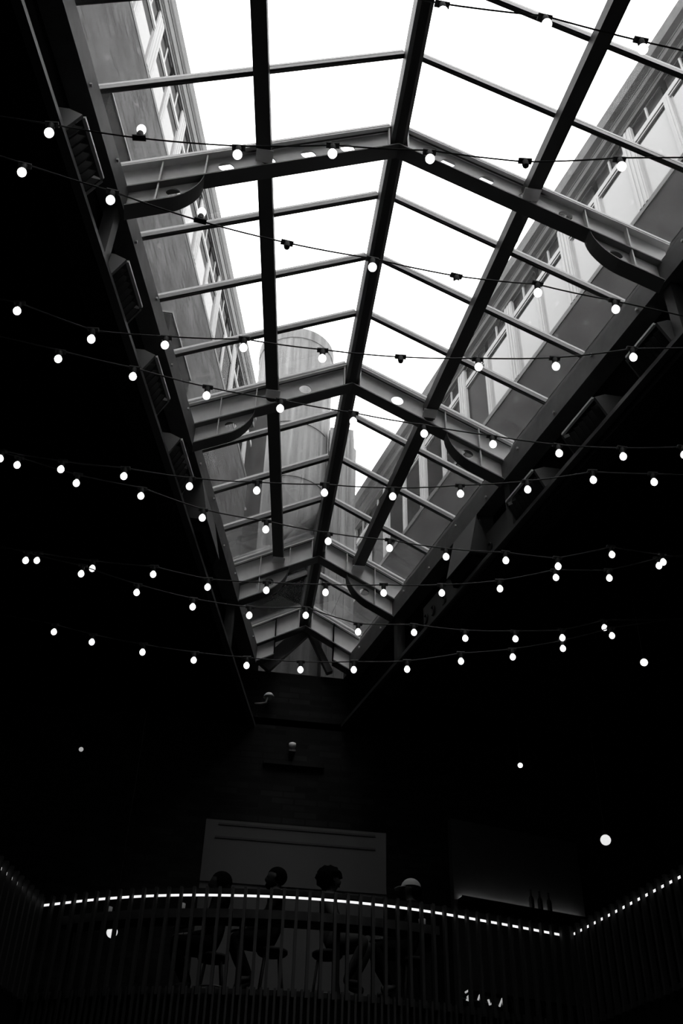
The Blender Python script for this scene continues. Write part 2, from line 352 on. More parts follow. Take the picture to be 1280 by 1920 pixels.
# ------------------------------------------------------------ ventilation boxes and ducts on the upstands
def vent(s, pa, pb, length_label):
    """pa, pb: pixels of the near and far end of the lower rail (on the girder line)"""
    gz = GZ if s < 0 else GZ+.12
    n = Vector((1, s*W1, 0)); p0 = Vector((s*(W0-.02), Y0, 0))
    a, b_ = on_plane(*pa, p0, n), on_plane(*pb, p0, n)
    ya, yb = min(a.y, b_.y), max(a.y, b_.y)
    for i in (0, 4, 8):                       # end panels stop short of the posts
        yp = YI(i)+.09
        if ya-.03 < yp+.065 < yb: ya = yp+.095
        if ya < yp-.065 < yb+.03: yb = yp-.095
    t = empty('ventilation_grille', (s*hw((ya+yb)/2), (ya+yb)/2, gz), length_label, 'ventilation grille', 'louvred vents along the skylight edge')
    def P(Y, off, z): return Vector((s*(hw(Y)+off), Y, gz+z))
    # housing: box against the upstand, open to the front with slanted face
    def sec(Y): return [P(Y, OUT, 0.01), P(Y, 0.03, 0.01), P(Y, -.10, .30), P(Y, .02, .36), P(Y, OUT, .36)]
    for Yc, d in ((ya, -.03), (yb, .03)):
        A_, B_ = sec(Yc+d), sec(Yc)
        v = A_+B_; f = [(0, 1, 2, 3, 4), (9, 8, 7, 6, 5)]+[(k, (k+1) % 5, 5+(k+1) % 5, 5+k) for k in range(5)]
        mesh_obj('end_panel', v, f, 'vent', t)
    hexa('top_panel', [P(ya, .02, .35), P(yb, .02, .35), P(yb, OUT, .35), P(ya, OUT, .35)], [P(ya, .02, .37), P(yb, .02, .37), P(yb, OUT, .37), P(ya, OUT, .37)], 'louver', t)
    hexa('back_panel', [P(ya, .12, .02), P(yb, .12, .02), P(yb, OUT, .02), P(ya, OUT, .02)], [P(ya, .12, .35), P(yb, .12, .35), P(yb, OUT, .35), P(ya, OUT, .35)], 'black_paint', t)
    beam('lower_rail', P(ya, .02, .03), P(yb, .02, .03), .03, .03, 'vent', t)
    beam('upper_rail', P(ya, -.10, .31), P(yb, -.10, .31), .03, .03, 'bright_edge', t)
    for k in range(7):
        Yk = ya+(yb-ya)*(k+.5)/7
        beam('louver_slat', P(Yk, .02, .04), P(Yk+.02, -.055, .255), .09, .012, 'louver', t, up=(.3, 1, .4))
    return t
vent(-1, (128, 249), (166, 360), 'louvred vent box before the widest truss, pale brick side')
for pa, pb, lab in (((215, 503), (245, 592), 'louvred vent box next after the widest truss, pale brick side'),
                    ((274, 686), (300, 760), 'louvred vent box between the widest and middle trusses, pale brick side'),
                    ((322, 846), (345, 915), 'louvred vent box just past the middle truss, pale brick side'),
                    ((1261, 653), (1199, 719), 'louvred vent box next after the widest truss, dark brick side'),
                    ((1135, 801), (1075, 863), 'louvred vent box before the middle truss, dark brick side'),
                    ((1017, 930), (966, 985), 'louvred vent box just past the middle truss, dark brick side')):
    vent(-1 if pa[0] < 640 else 1, pa, pb, lab)
def duct(s, ya, yb, label):
    t = empty('air_duct', (s*hw(ya), (ya+yb)/2, GZ), label, 'duct', 'duct casings on the upstands')
    def P(Y, off, z): return Vector((s*(hw(Y)+off), Y, z))
    zt, zb = ZE-HD, GZ+.32
    hexa('casing', [P(ya, -.12, zb), P(yb, -.12, zb), P(yb, OUT, zb), P(ya, OUT, zb)], [P(ya, -.0, zt), P(yb, -.0, zt), P(yb, OUT, zt), P(ya, OUT, zt)], 'duct', t)
    hexa('outlet', [P(ya+.05, -.06, zb-.16), P(yb-.05, -.06, zb-.16), P(yb-.05, OUT, zb-.16), P(ya+.05, OUT, zb-.16)], [P(ya+.05, -.1, zb+.01), P(yb-.05, -.1, zb+.01), P(yb-.05, OUT, zb+.01), P(ya+.05, OUT, zb+.01)], 'black_paint', t)
    return t
nl = Vector((1, -W1, 0)); nr = Vector((1, W1, 0))
def Yleft(px, py): return on_plane(px, py, (-W0, Y0, 0), nl).y
def Yright(px, py): return on_plane(px, py, (W0, Y0, 0), nr).y
duct(-1, Yleft(366, 1000), Yleft(392, 1060), 'pale duct casing under the eave beam, pale brick side')
duct(1, 10.20, Yright(855, 1110), 'pale duct casing under the eave beam, dark brick side')
# pale fascia panels with dark cable hooks on the dark brick side
def fascia(y0_, y1_, label, hooks):
    t = empty('fascia_panel', (hw(y0_), y0_, GZ), label, 'panel', 'pale panels above the girder')
    def P(Y, off, z): return Vector((hw(Y)+off, Y, z))
    zb, zt = GZ+.12, GZ+.62
    hexa('board', [P(y0_, .10, zb), P(y1_, .10, zb), P(y1_, .14, zb), P(y0_, .14, zb)], [P(y0_, .10, zt), P(y1_, .10, zt), P(y1_, .14, zt), P(y0_, .14, zt)], 'girder', t)
    for px in hooks:
        c = on_plane(*px, (W0+.09, Y0, 0), nr); tang = Vector((-W1, 1, 0)).normalized()
        pts = [c+tang*(.045*math.cos(a))+Vector((0, 0, .07*math.sin(a))) for a in [math.radians(50+k*26) for k in range(11)]]
        tube('cable_hook', pts, .014, 'rubber', t, 6)
fascia(9.60, 10.185, 'pale panel with one dark cable hook beside the duct casing', [(918, 1027)])
fascia(Yright(850, 1100), 11.98, 'pale panel with three dark cable hooks beyond the duct casing', [(811, 1145), (798, 1161), (832, 1126)])

# ------------------------------------------------------------ buildings outside, left and right
def building(s, D, name, label, brick, Yend, bigs, thins, sill, head, ttop, prof, edge, ntrans, ystart=0.0, rl=1.0, dark_from=99, gap=.14):
    wx = lambda Y: s*(W0+D-W1*(Y-Y0)); nrm = Vector((-s, -W1, 0)).normalized(); tang = Vector((-s*W1, 1, 0)).normalized()
    def P(Y, z, off=0): return Vector((wx(Y), Y, z))+nrm*off
    t = empty(name, (wx(8), 8, 9.4), label, 'building')
    def bx(nm, Ya, Yb, za, zb, o0, o1, m, par):
        if nm not in ('brick_wall', 'upper_wall'): o0, o1 = o0*rl, o1*rl
        return hexa(nm, [P(Ya, za, o0), P(Yb, za, o0), P(Yb, za, o1), P(Ya, za, o1)], [P(Ya, zb, o0), P(Yb, zb, o0), P(Yb, zb, o1), P(Ya, zb, o1)], m, par)
    bx('brick_wall', ystart, Yend, GZ+.12, sill, -.3, 0, brick, t)
    bx('window_sill', ystart, Yend, sill-.12, sill, 0, .05, 'sill', t)
    bx('upper_wall', ystart, Yend, sill, ttop+.5, -.5, -.3, 'cornice', t)
    bx('head_rail', ystart, Yend, head, head+.13, -.14, .01, 'white_paint', t)
    for Yp in bigs:
        p = bx('pilaster', Yp-.15, Yp+.15, sill, ttop+.12, -.14, .05, 'white_paint', t)
        for d in (-.09, 0, .09): bx('flute', Yp+d-.025, Yp+d+.025, sill, ttop+.1, .05, .075, 'white_paint', p)
    for Yp in thins:
        p = bx('mullion', Yp-.07, Yp+.07, sill, head, -.14, .02, 'white_paint', t)
        bx('mullion_bead', Yp-.02, Yp+.02, sill, head, .02, .04, 'white_paint', p)
    posts = sorted([(y, .15) for y in bigs]+[(y, .07) for y in thins])
    for (ya, ha), (yb, hb) in zip(posts[:-1], posts[1:]):
        a, b_ = ya+ha, yb-hb
        fr = bx('window', a, b_, head-.06, head-.03, -.13, -.02, 'white_paint', t)
        bx('window_pane', a, b_, sill, head-.06, -.16, -.10, 'window_glass' if b_ < dark_from else 'transom_glass', fr)  # far panes take dark glass, standing in for the tower's dark reflection
        bx('blind_gap', a+.05, b_-.05, head-gap, head-.06, -.10, -.09, 'transom_glass', fr)
        tf = bx('transom', a, b_, ttop-.03, ttop, -.14, -.04, 'cornice_line', t)
        bx('transom_pane', a, b_, head+.13, ttop-.03, -.16, -.10, 'transom_glass', tf)
        for k in range(1, ntrans):
            yk = a+(b_-a)*k/ntrans; bx('transom_bar', yk-.018, yk+.018, head+.13, ttop-.03, -.10, -.02, 'white_paint', tf)
    # moulded cornice
    n = len(prof); pa = [P(ystart, z, o) for o, z in prof]; pb = [P(Yend, z, o) for o, z in prof]
    mesh_obj('cornice', pa+pb, [tuple(range(n)), tuple(range(2*n-1, n-1, -1))]+[(k, (k+1) % n, n+(k+1) % n, n+k) for k in range(n)], 'cornice', t)
    for o, z in prof[2:5:2]: beam('cornice_bead', P(ystart, z, o), P(Yend, z, o), .025, .03, 'cornice_line', t)
    o, z = edge
    gu = tube('snow_guard_wire', [P(ystart, z+.2, o), P(Yend, z+.2, o)], .006, 'steel', t, 5)
    k = ystart+2.3
    while k < Yend:
        tube('guard_post', [P(k, z-.05, o-.02), P(k, z+.22, o)], .009, 'steel', t, 5); k += 1.4
    return P
bigL = [7.3, 9.1, 10.9, 12.75, 14.6, 16.45, 18.3]; thinL = [(a+b)/2 for a, b in zip(bigL[:-1], bigL[1:])]
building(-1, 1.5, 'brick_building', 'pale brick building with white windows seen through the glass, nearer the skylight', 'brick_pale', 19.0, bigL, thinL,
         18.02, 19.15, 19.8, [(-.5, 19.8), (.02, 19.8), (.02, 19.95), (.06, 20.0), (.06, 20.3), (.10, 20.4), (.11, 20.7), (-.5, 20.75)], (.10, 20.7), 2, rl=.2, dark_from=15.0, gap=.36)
bigR = [5.6, 7.75, 9.9, 12.1, 14.25, 16.4, 18.5, 20.6, 22.7, 24.8]; thinR = [(a+b)/2 for a, b in zip(bigR[:-1], bigR[1:])]
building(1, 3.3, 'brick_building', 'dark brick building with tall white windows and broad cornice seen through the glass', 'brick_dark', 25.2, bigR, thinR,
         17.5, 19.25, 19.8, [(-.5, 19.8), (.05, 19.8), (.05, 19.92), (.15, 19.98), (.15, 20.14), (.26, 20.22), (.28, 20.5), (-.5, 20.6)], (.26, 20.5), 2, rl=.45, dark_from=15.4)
# low roof vents just outside the pale-brick side
for i, lab in ((0, 'dark roof box outside the glass by the widest truss'), (4, 'dark roof box outside the glass by the middle truss')):
    t = empty('roof_box', (-hw(YI(i))-.8, YI(i), 10.8), lab, 'roof box', 'dark roof boxes outside the glass')
    ya, yb = YI(i)+.56, YI(i)+1.8
    def P(Y, off, z): return Vector((-(hw(Y)+off), Y, z))
    hexa('casing', [P(ya, .72, 9.5), P(yb, .72, 9.5), P(yb, 1.2, 9.5), P(ya, 1.2, 9.5)], [P(ya, .72, 13.2), P(yb, .72, 13.2), P(yb, 1.2, 13.2), P(ya, 1.2, 13.2)], 'black_paint', t)
    hexa('lid', [P(ya-.02, .70, 13.2), P(yb+.02, .70, 13.2), P(yb+.02, 1.22, 13.2), P(ya-.02, 1.22, 13.2)], [P(ya-.02, .70, 13.24), P(yb+.02, .70, 13.24), P(yb+.02, 1.22, 13.24), P(ya-.02, 1.22, 13.24)], 'steel_dark', t)

# ------------------------------------------------------------ concrete silo at the end, with its wider block and the dark annex
tw = empty('concrete_silo', (.02, 22, 0), 'round streaked concrete silo behind the narrow end of the skylight', 'silo')
N = 96; v = []; f = []
for z in (0, 25.6):
    for k in range(N):
        a = 2*math.pi*k/N; r = 1.1+(0.012 if k % 4 < 2 else 0); v.append((.02+r*math.cos(a), 22+r*math.sin(a), z))
for k in range(N): f.append((k, (k+1) % N, N+(k+1) % N, N+k))
f += [tuple(range(N)), tuple(range(2*N-1, N-1, -1))]
mesh_obj('shaft', v, f, 'concrete', tw)
def ring(name, c, r, z0, z1, m, par, n=64):
    v = []; f = []
    for rr, z in ((r, z0), (r, z1), (r-.12, z1), (r-.12, z0)):
        for k in range(n): a = 2*math.pi*k/n; v.append((c[0]+rr*math.cos(a), c[1]+rr*math.sin(a), z))
    for j in range(4):
        for k in range(n): f.append((j*n+k, j*n+(k+1) % n, ((j+1) % 4)*n+(k+1) % n, ((j+1) % 4)*n+k))
    return mesh_obj(name, v, f, m, par)
ring('rim', (.02, 22), 1.14, 25.5, 25.9, 'concrete', tw)
for z in (22.0, 20.0):
    pts = [Vector((.02+1.14*math.cos(a), 22+1.14*math.sin(a), z)) for a in [math.radians(-115+k*6) for k in range(14)]]
    tube('hoop_cable', pts, .014, 'rubber', tw, 5)
bk = empty('concrete_block', (1.43, 21.4, 0), 'square ribbed concrete block standing against the side of the round silo', 'building')
prism('block_body', [(1.06, 21.2, 0), (1.80, 21.2, 0), (1.80, 21.2, 21.51), (1.75, 21.2, 21.58), (1.716, 21.2, 22.27), (1.06, 21.2, 22.27)], None, (0, .4, 0), 'concrete', bk)
for x in (1.2, 1.39, 1.58): box('rib', (x-.03, 21.155, 0), (x+.03, 21.2, 21.9), 'concrete', bk)
an = empty('annex_building', (-1.6, 19.6, 0), 'dark streaked annex wall between the pale brick building and the silo', 'building')
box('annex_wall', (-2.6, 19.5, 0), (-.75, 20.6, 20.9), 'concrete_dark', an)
tube('downpipe', [(-1.42, 19.44, 9.5), (-1.42, 19.44, 20.7)], .035, 'steel', an)
tube('pipe_bracket', [on_y(440, 928, 19.45), on_y(460, 955, 19.3)], .03, 'white_paint', an)

# ------------------------------------------------------------ festoon lights
lit_prof = [(.004, -.036), (.016, -.032), (.026, -.022), (.032, -.006), (.032, .006), (.027, .02), (.018, .031), (.014, .045)]
bv, bf = lathe_data(lit_prof, 14)
bulb_mesh = {}
for nm, m in (('lit', 'bulb_lit'), ('dead', 'bulb_dead')):
    me = bpy.data.meshes.new('bulb'); me.from_pydata([tuple(x) for x in bv], [], bf); me.materials.append(MATS[m])
    for p in me.polygons: p.use_smooth = True
    bulb_mesh[nm] = me
sv, sf = lathe_data([(.018, -.0), (.021, .004), (.024, .03), (.024, .055), (.02, .06)], 12)
b2, f2 = beam_data((-.045, 0, .066), (.045, 0, .066), .042, .022, (0, 0, 1), .006)
nb = len(sv); sv = sv+b2; sf = sf+[tuple(i+nb for i in q) for q in f2]
sock_me = bpy.data.meshes.new('lamp_socket'); sock_me.from_pydata([tuple(x) for x in sv], [], sf); sock_me.materials.append(MATS['rubber'])
def light_string(pts, z0, label, wl=1.2, wr=1.2):
    """pts: (px, py, state) with state d(own), u(p), m(issing), x (unlit)"""
    raw = [on_z(p[0], p[1], z0) for p in pts]
    n = len(raw); mx = sum(p.x for p in raw)/n; my = sum(p.y for p in raw)/n
    c = sum((p.x-mx)*(p.y-my) for p in raw)/max(sum((p.x-mx)**2 for p in raw), 1e-6)
    nrm = Vector((-c, 1, 0)); p0 = Vector((mx, my, 0))
    ang = math.atan(c); cab = []; lamps = []
    for (x, y, st) in pts:
        q = on_plane(x, y, p0, nrm)
        if st == 'u': cab.append(q+Vector((0, 0, -.105))); lamps.append((q, True, st))
        elif st == 'm': cab.append(q+Vector((0, 0, .03))); lamps.append((q+Vector((0, 0, -.06)), False, st))
        else: cab.append(q+Vector((0, 0, .105))); lamps.append((q, False, st))
    t = empty('light_string', cab[len(cab)//2], label, 'string lights', 'festoon bulb strings across the hall')
    # cable with a slight droop between the sockets, running on to the dark side walls
    d0 = (cab[0]-cab[1]); d1 = (cab[-1]-cab[-2])
    full = [cab[0]+d0*((-9.2-cab[0].x)/d0.x)] + cab + [cab[-1]+d1*((9.2-cab[-1].x)/d1.x)]
    full[0].z = min(max(full[0].z, cab[0].z), GZ-.1); full[-1].z = min(max(full[-1].z, cab[-1].z), GZ-.1)
    path = []
    for a, b_ in zip(full[:-1], full[1:]):
        for k in range(6):
            u = k/6; p = a.lerp(b_, u); p.z -= .06*u*(1-u)*min((b_-a).length, 1.5); path.append(p)
    path.append(full[-1])
    tube('cable', path, .006, 'rubber', t, 6)
    for q, upside, st in lamps:
        tilt = random.uniform(-.12, .12)
        M = Matrix.Translation(q) @ Matrix.Rotation(ang, 4, 'Z') @ Matrix.Rotation(tilt, 4, 'X')
        if upside: M = Matrix.Translation(q) @ Matrix.Rotation(ang, 4, 'Z') @ Matrix.Rotation(math.pi, 4, 'X')
        so = bpy.data.objects.new('lamp_socket', sock_me); finish(so, t, M @ Matrix.Translation((0, 0, .036)))
        if st != 'm':
            bo = bpy.data.objects.new('bulb', bulb_mesh['dead' if st == 'x' else 'lit']); finish(bo, so, M)
def L_(*p): return [(q[0], q[1], q[2] if len(q) > 2 else 'd') for q in p]
STR = [
 (L_((830, 22), (1025, 45), (1205, 92), (1385, 130)), 'bulb string under the wide bays before the widest truss, against the dark brick cornice'),
 (L_((92, 249), (265, 243, 'u'), (445, 290), (623, 288), (806, 298), (985, 308, 'm'), (1165, 312)), 'bulb string running level along the widest truss, one socket empty beside the purlin'),
 (L_((41, 323), (207, 375), (378, 398, 'u'), (538, 460, 'm'), (698, 501), (856, 534), (1008, 549), (1154, 580)), 'bulb string just past the widest truss with an upturned bulb and an empty socket'),
 (L_((32, 583), (171, 636), (309, 647), (456, 652), (604, 672), (751, 674, 'm'), (897, 688), (1042, 687), (1187, 670)), 'bulb string crossing before the middle truss over the silo top, one bulb gone'),
 (L_((109, 673), (249, 706), (387, 742), (525, 766), (662, 790), (795, 813), (924, 833), (1048, 850), (1168, 856), (1282, 853)), 'bulb string falling across the haunches of the middle truss'),
 (L_((0, 860), (114, 880), (232, 893), (355, 912), (481, 920), (608, 924), (736, 931), (863, 926), (989, 918), (1112, 900), (1226, 904)), 'bulb string sagging across the glass halfway between middle and narrow trusses'),
 (L_((32, 872), (143, 906), (264, 930), (379, 971), (498, 993), (615, 1015), (730, 1028), (836, 1044), (948, 1051), (1046, 1062), (1147, 1040), (1243, 1054)), 'bulb string crossing just before the narrow truss and ridge'),
 (L_((69, 1051), (173, 1066), (287, 1077), (389, 1101), (499, 1107), (610, 1111), (719, 1112), (828, 1112), (937, 1104), (1042, 1083), (1142, 1084), (1235, 1061)), 'bulb string hanging level across the haunches of the narrow truss'),
 (L_((48, 1051), (152, 1076), (256, 1111), (361, 1138), (467, 1154), (573, 1154), (671, 1185), (776, 1186), (872, 1197), (966, 1198), (1054, 1196), (1133, 1177)), 'bulb string crossing the smallest truss at the gable end'),
 (L_((101, 1185), (172, 1204), (267, 1223), (363, 1238), (462, 1248), (563, 1256), (663, 1256), (763, 1255), (864, 1240), (961, 1232), (1055, 1216), (1147, 1192)), 'lowest bulb string, crossing below the smallest truss'),
]
for k, (pts, lab) in enumerate(STR): light_string(pts, (8.0, 7.85, 7.7)[max(k-7, 0)], lab)

# ------------------------------------------------------------ single hanging lamps
def pendant(px, py, z, r, m, label, name='pendant_lamp', globe=True):
    c = on_z(px, py, z) if not isinstance(z, tuple) else on_y(px, py, z[0])
    t = empty(name, c, label, 'lamp', 'single lamps hanging in the dark hall')
    v, f = lathe_data([(r*math.sin(a*math.pi/12)+.0005, -r*math.cos(a*math.pi/12)) for a in range(0, 12)]+[(r*.3, r*1.0)], 16)
    mesh_obj('globe', [x+c for x in v], f, m, t, True)
    v, f = lathe_data([(r*.45, r*.85), (r*.5, r*1.1), (r*.5, r*1.7), (r*.2, r*1.9)], 12)
    mesh_obj('lamp_holder', [x+c for x in v], f, 'rubber', t, True)
    tube('cord', [c+Vector((0, 0, r*1.8)), Vector((c.x, c.y, GZ))], .004, 'rubber', t, 6)
pendant(975, 1435, 8.0, .033, 'bulb_lit', 'lone bulb hanging above the dark bar wall')
pendant(1207, 1242, 8.0, .042, 'bulb_lit', 'brighter lone bulb hanging beyond the lowest string, dark brick side')
pendant(1135, 1575, (11.6,), .062, 'globe', 'large white globe lamp hanging above the glowing shelf')
pendant(210, 1748, (12.6,), .062, 'globe', 'white globe lamp seen between the railing slats')
pendant(152, 1405, 8.0, .03, 'lamp_dim', 'dim lone lamp hanging on the darker side above the people')

# ------------------------------------------------------------ mezzanine with curved front and side galleries
MF_Z, LED_Z = 4.45, 5.40
fp = [on_z(x, y, LED_Z) for x, y in [(80, 1697), (190, 1685), (300, 1678.5), (420, 1678), (550, 1682.5), (680, 1693), (800, 1708), (930, 1730), (1050, 1752)]]
# smooth the measured front line with a circle through three points
def circ3(a, b, c):
    ax, ay, bx_, by, cx, cy = a.x, a.y, b.x, b.y, c.x, c.y
    d = 2*(ax*(by-cy)+bx_*(cy-ay)+cx*(ay-by))
    ux = ((ax*ax+ay*ay)*(by-cy)+(bx_*bx_+by*by)*(cy-ay)+(cx*cx+cy*cy)*(ay-by))/d
    uy = ((ax*ax+ay*ay)*(cx-bx_)+(bx_*bx_+by*by)*(ax-cx)+(cx*cx+cy*cy)*(bx_-ax))/d
    return ux, uy, math.hypot(ax-ux, ay-uy)
def spline(pts, n):                                   # Catmull-Rom through the points, resampled by arc length
    out = []
    P_ = [pts[0]*2-pts[1]]+pts+[pts[-1]*2-pts[-2]]
    for i in range(1, len(P_)-2):
        for k in range(20):
            u = k/20; a, b_, c, d = P_[i-1:i+3]
            out.append(.5*((2*b_)+(c-a)*u+(2*a-5*b_+4*c-d)*u*u+(3*b_-a-3*c+d)*u**3))
    out.append(pts[-1]); L = [0]
    for a, b_ in zip(out[:-1], out[1:]): L.append(L[-1]+(b_-a).length)
    res = []; j = 0
    for k in range(n):
        s_ = L[-1]*k/(n-1)
        while j < len(L)-2 and L[j+1] < s_: j += 1
        res.append(out[j].lerp(out[j+1], (s_-L[j])/max(L[j+1]-L[j], 1e-9)))
    return res, L[-1]
rs_, FL = spline(fp, 200)
SP = 0.131                                            # baluster spacing
front = [Vector((p.x, p.y, 0)) for p in rs_]
cornerL, cornerR = front[0], front[-1]
tl = (on_z(10, 1632, LED_Z)-on_z(80, 1697, LED_Z)); tl.z = 0; tl.normalize()
tr_ = (on_z(1280, 1640, LED_Z)-on_z(1085, 1745, LED_Z)); tr_.z = 0; tr_.normalize()
sideL = [cornerL+Vector((-.02, -.03, 0))+tl*(k*.1+.08) for k in range(90)]
pr0 = on_z(1085, 1745, LED_Z); pr0.z = 0
sideR = [pr0-tr_*.12+tr_*(k*.1) for k in range(90)]
def offset_line(pts, d):
    out = []
    for i, p in enumerate(pts):
        tng = (pts[min(i+1, len(pts)-1)]-pts[max(i-1, 0)]).normalized(); out.append(p+Vector((-tng.y, tng.x, 0))*d)
    return out
def ribbon(name, pts, d0, d1, z0, z1, m, parent):
    a, b_ = offset_line(pts, d0), offset_line(pts, d1); v = []; f = []
    for p, q in zip(a, b_): v += [(p.x, p.y, z0), (q.x, q.y, z0), (q.x, q.y, z1), (p.x, p.y, z1)]
    for k in range(len(a)-1):
        for j in range(4): f.append((4*k+j, 4*k+(j+1) % 4, 4*k+4+(j+1) % 4, 4*k+4+j))
    n = len(v); f += [(0, 1, 2, 3), (n-1, n-2, n-3, n-4)]
    return mesh_obj(name, v, f, m, parent)
# floor slab of the mezzanine
mz = empty('floor_mezzanine', (0, 12.5, MF_Z), kind='structure')
pts = [(p.x, p.y) for p in front]+[(9.2, front[-1].y+.0), (9.2, YE), (-9.2, YE), (-9.2, front[0].y)]
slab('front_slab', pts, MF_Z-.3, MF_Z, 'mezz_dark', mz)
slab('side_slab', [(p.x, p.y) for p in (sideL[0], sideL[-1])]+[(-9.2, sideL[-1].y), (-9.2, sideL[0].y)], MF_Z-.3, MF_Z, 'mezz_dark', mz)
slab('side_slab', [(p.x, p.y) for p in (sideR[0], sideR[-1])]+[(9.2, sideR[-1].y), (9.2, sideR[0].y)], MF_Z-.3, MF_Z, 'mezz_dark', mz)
def bal_mesh(name, w, d, h):
    me = bpy.data.meshes.new(name)
    v = [(-w/2, -d/2, 0), (w/2, -d/2, 0), (w/2, d/2, 0), (-w/2, d/2, 0)]; v += [(a, b, h) for a, b, _ in v]
    me.from_pydata(v, [], BOXF); me.materials.append(MATS['slat']); return me
bal_me = bal_mesh('baluster', .030, .05, LED_Z+.07-(MF_Z-.02)); fas_me = bal_mesh('fascia_slat', .022, .03, .62)
def railing(pts, side, label, sp):
    L = sum((b_-a).length for a, b_ in zip(pts[:-1], pts[1:]))
    t = empty('balcony_railing', (pts[len(pts)//2].x, pts[len(pts)//2].y, MF_Z), label, 'railing', 'slatted railings round the mezzanine')
    def at(s_):
        acc = 0
        for a, b_ in zip(pts[:-1], pts[1:]):
            l = (b_-a).length
            if acc+l >= s_: return a.lerp(b_, (s_-acc)/l), (b_-a).normalized()
            acc += l
        return pts[-1], (pts[-1]-pts[-2]).normalized()
    n = int(L/sp)
    for k in range(n+1):
        p, d = at(k*sp+.004); nrm = Vector((-d.y, d.x, 0))*side
        M = Matrix.Translation(p-nrm*.028+Vector((0, 0, MF_Z-.02))) @ Matrix.Rotation(math.atan2(d.y, d.x), 4, 'Z')
        finish(bpy.data.objects.new('baluster', bal_me), t, M)
    m2 = int(L/(sp*.5))
    if side > 0 and len(pts) == 200:
        for k in range(m2):
            p, d = at(k*sp*.5+.03); nrm = Vector((-d.y, d.x, 0))*side
            M = Matrix.Translation(p-nrm*.02+Vector((0, 0, MF_Z-.56))) @ Matrix.Rotation(math.atan2(d.y, d.x), 4, 'Z')
            finish(bpy.data.objects.new('fascia_slat', fas_me), t, M)
    o = ribbon('handrail', pts, side*0.0, side*.06, LED_Z+.03, LED_Z+.07, 'wood_dark', t)
    ribbon('led_channel', pts, side*.012, side*.04, LED_Z+.014, LED_Z+.03, 'rubber', t)
    ld = ribbon('led_strip', pts, side*.006, side*.02, LED_Z-.009, LED_Z+.011, 'led', t); ld['label'] = 'glowing white light strip'
    ribbon('bottom_rail', pts, side*0.0, side*.05, MF_Z, MF_Z+.05, 'wood_dark', t)
    return t
railing(front, 1, 'curved slatted railing with a glowing light strip in front of the seated people', SP)
railing(sideR, 1, 'straight slatted side railing with glowing strip beside the bar shelf', SP)
railing(sideL, -1, 'straight slatted side railing seen edge-on, its strip almost hidden', SP)

# counter along the front railing
ct = empty('bar_counter', (0, 11.1, MF_Z), 'dark curved counter running behind the front railing', 'counter')
cpts = front[6:150]
ribbon('counter_top', cpts, .08, .34, 5.20, 5.29, 'counter', ct)
for k in (3, 35, 70, 105, 140):
    p = offset_line(cpts, .22)[k]; box('counter_leg', (p.x-.03, p.y-.03, MF_Z), (p.x+.03, p.y+.03, 5.2), 'wood_dark', ct)

# ------------------------------------------------------------ white wall panel behind the people
pn = empty('white_panel', (-.1, 13.1, MF_Z), 'large white panel with dark grooves standing behind the people', 'panel')
box('board', (-1.26, 13.0, MF_Z), (1.07, 13.08, 7.10), 'panel', pn)
box('groove', (-1.10, 12.992, 7.035), (.93, 13.0, 7.06), 'groove', pn)
box('groove', (-1.13, 12.992, 6.86), (.93, 12.999, 6.885), 'groove', pn)
box('frame_rail', (-1.26, 12.985, 6.30), (1.07, 13.0, 6.34), 'panel', pn)

# ------------------------------------------------------------ bar wall with glowing shelf, bottles and sign
a_ = on_z(868, 1679, 6.5); b_ = on_z(1104, 1721, 6.5); bd = (b_-a_); bd.z = 0; blen = bd.length; bd.normalize(); bn = Vector((bd.y, -bd.x, 0))
bw = empty('bar_wall', ((a_+b_)/2).xy.to_3d()+Vector((0, 0, MF_Z)), 'dark bar back wall with a glowing shelf light', 'bar wall')
def BP(s_, off, z): q = a_+bd*s_+bn*off; return Vector((q.x, q.y, z))
hexa('back_wall', [BP(-.05, -.25, MF_Z), BP(blen+.05, -.25, MF_Z), BP(blen+.05, -.15, MF_Z), BP(-.05, -.15, MF_Z)], [BP(-.05, -.25, 7.6), BP(blen+.05, -.25, 7.6), BP(blen+.05, -.15, 7.6), BP(-.05, -.15, 7.6)], 'bar_wall', bw)
hexa('shelf', [BP(0, -.15, 6.43), BP(blen, -.15, 6.43), BP(blen, -.02, 6.43), BP(0, -.02, 6.43)], [BP(0, -.15, 6.5), BP(blen, -.15, 6.5), BP(blen, -.02, 6.5), BP(0, -.02, 6.5)], 'mezz_dark', bw)
hexa('shelf_lip', [BP(0, -.03, 6.5), BP(blen, -.03, 6.5), BP(blen, -.02, 6.5), BP(0, -.02, 6.5)], [BP(0, -.03, 6.512), BP(blen, -.03, 6.512), BP(blen, -.02, 6.512), BP(0, -.02, 6.512)], 'mezz_dark', bw)
g = hexa('shelf_light', [BP(.03, -.135, 6.5), BP(blen-.03, -.135, 6.5), BP(blen-.03, -.12, 6.5), BP(.03, -.12, 6.5)], [BP(.03, -.135, 6.512), BP(blen-.03, -.135, 6.512), BP(blen-.03, -.12, 6.512), BP(.03, -.12, 6.512)], 'glow', bw)
g['label'] = 'glowing white shelf light'
bl = empty('bar_cabinet', BP(blen/2, .3, MF_Z), 'dark back-bar cabinet below the glowing shelf', 'cabinet')
hexa('body', [BP(0, -.14, MF_Z), BP(blen, -.14, MF_Z), BP(blen, .15, MF_Z), BP(0, .15, MF_Z)], [BP(0, -.14, 5.3), BP(blen, -.14, 5.3), BP(blen, .15, 5.3), BP(0, .15, 5.3)], 'mezz_dark', bl)
for k in range(4): hexa('door', *[[BP(.03+k*blen/4, .15, z), BP((k+1)*blen/4-.03, .15, z), BP((k+1)*blen/4-.03, .165, z), BP(.03+k*blen/4, .165, z)] for z in (MF_Z+.05, 5.25)], 'wood_dark', bl)
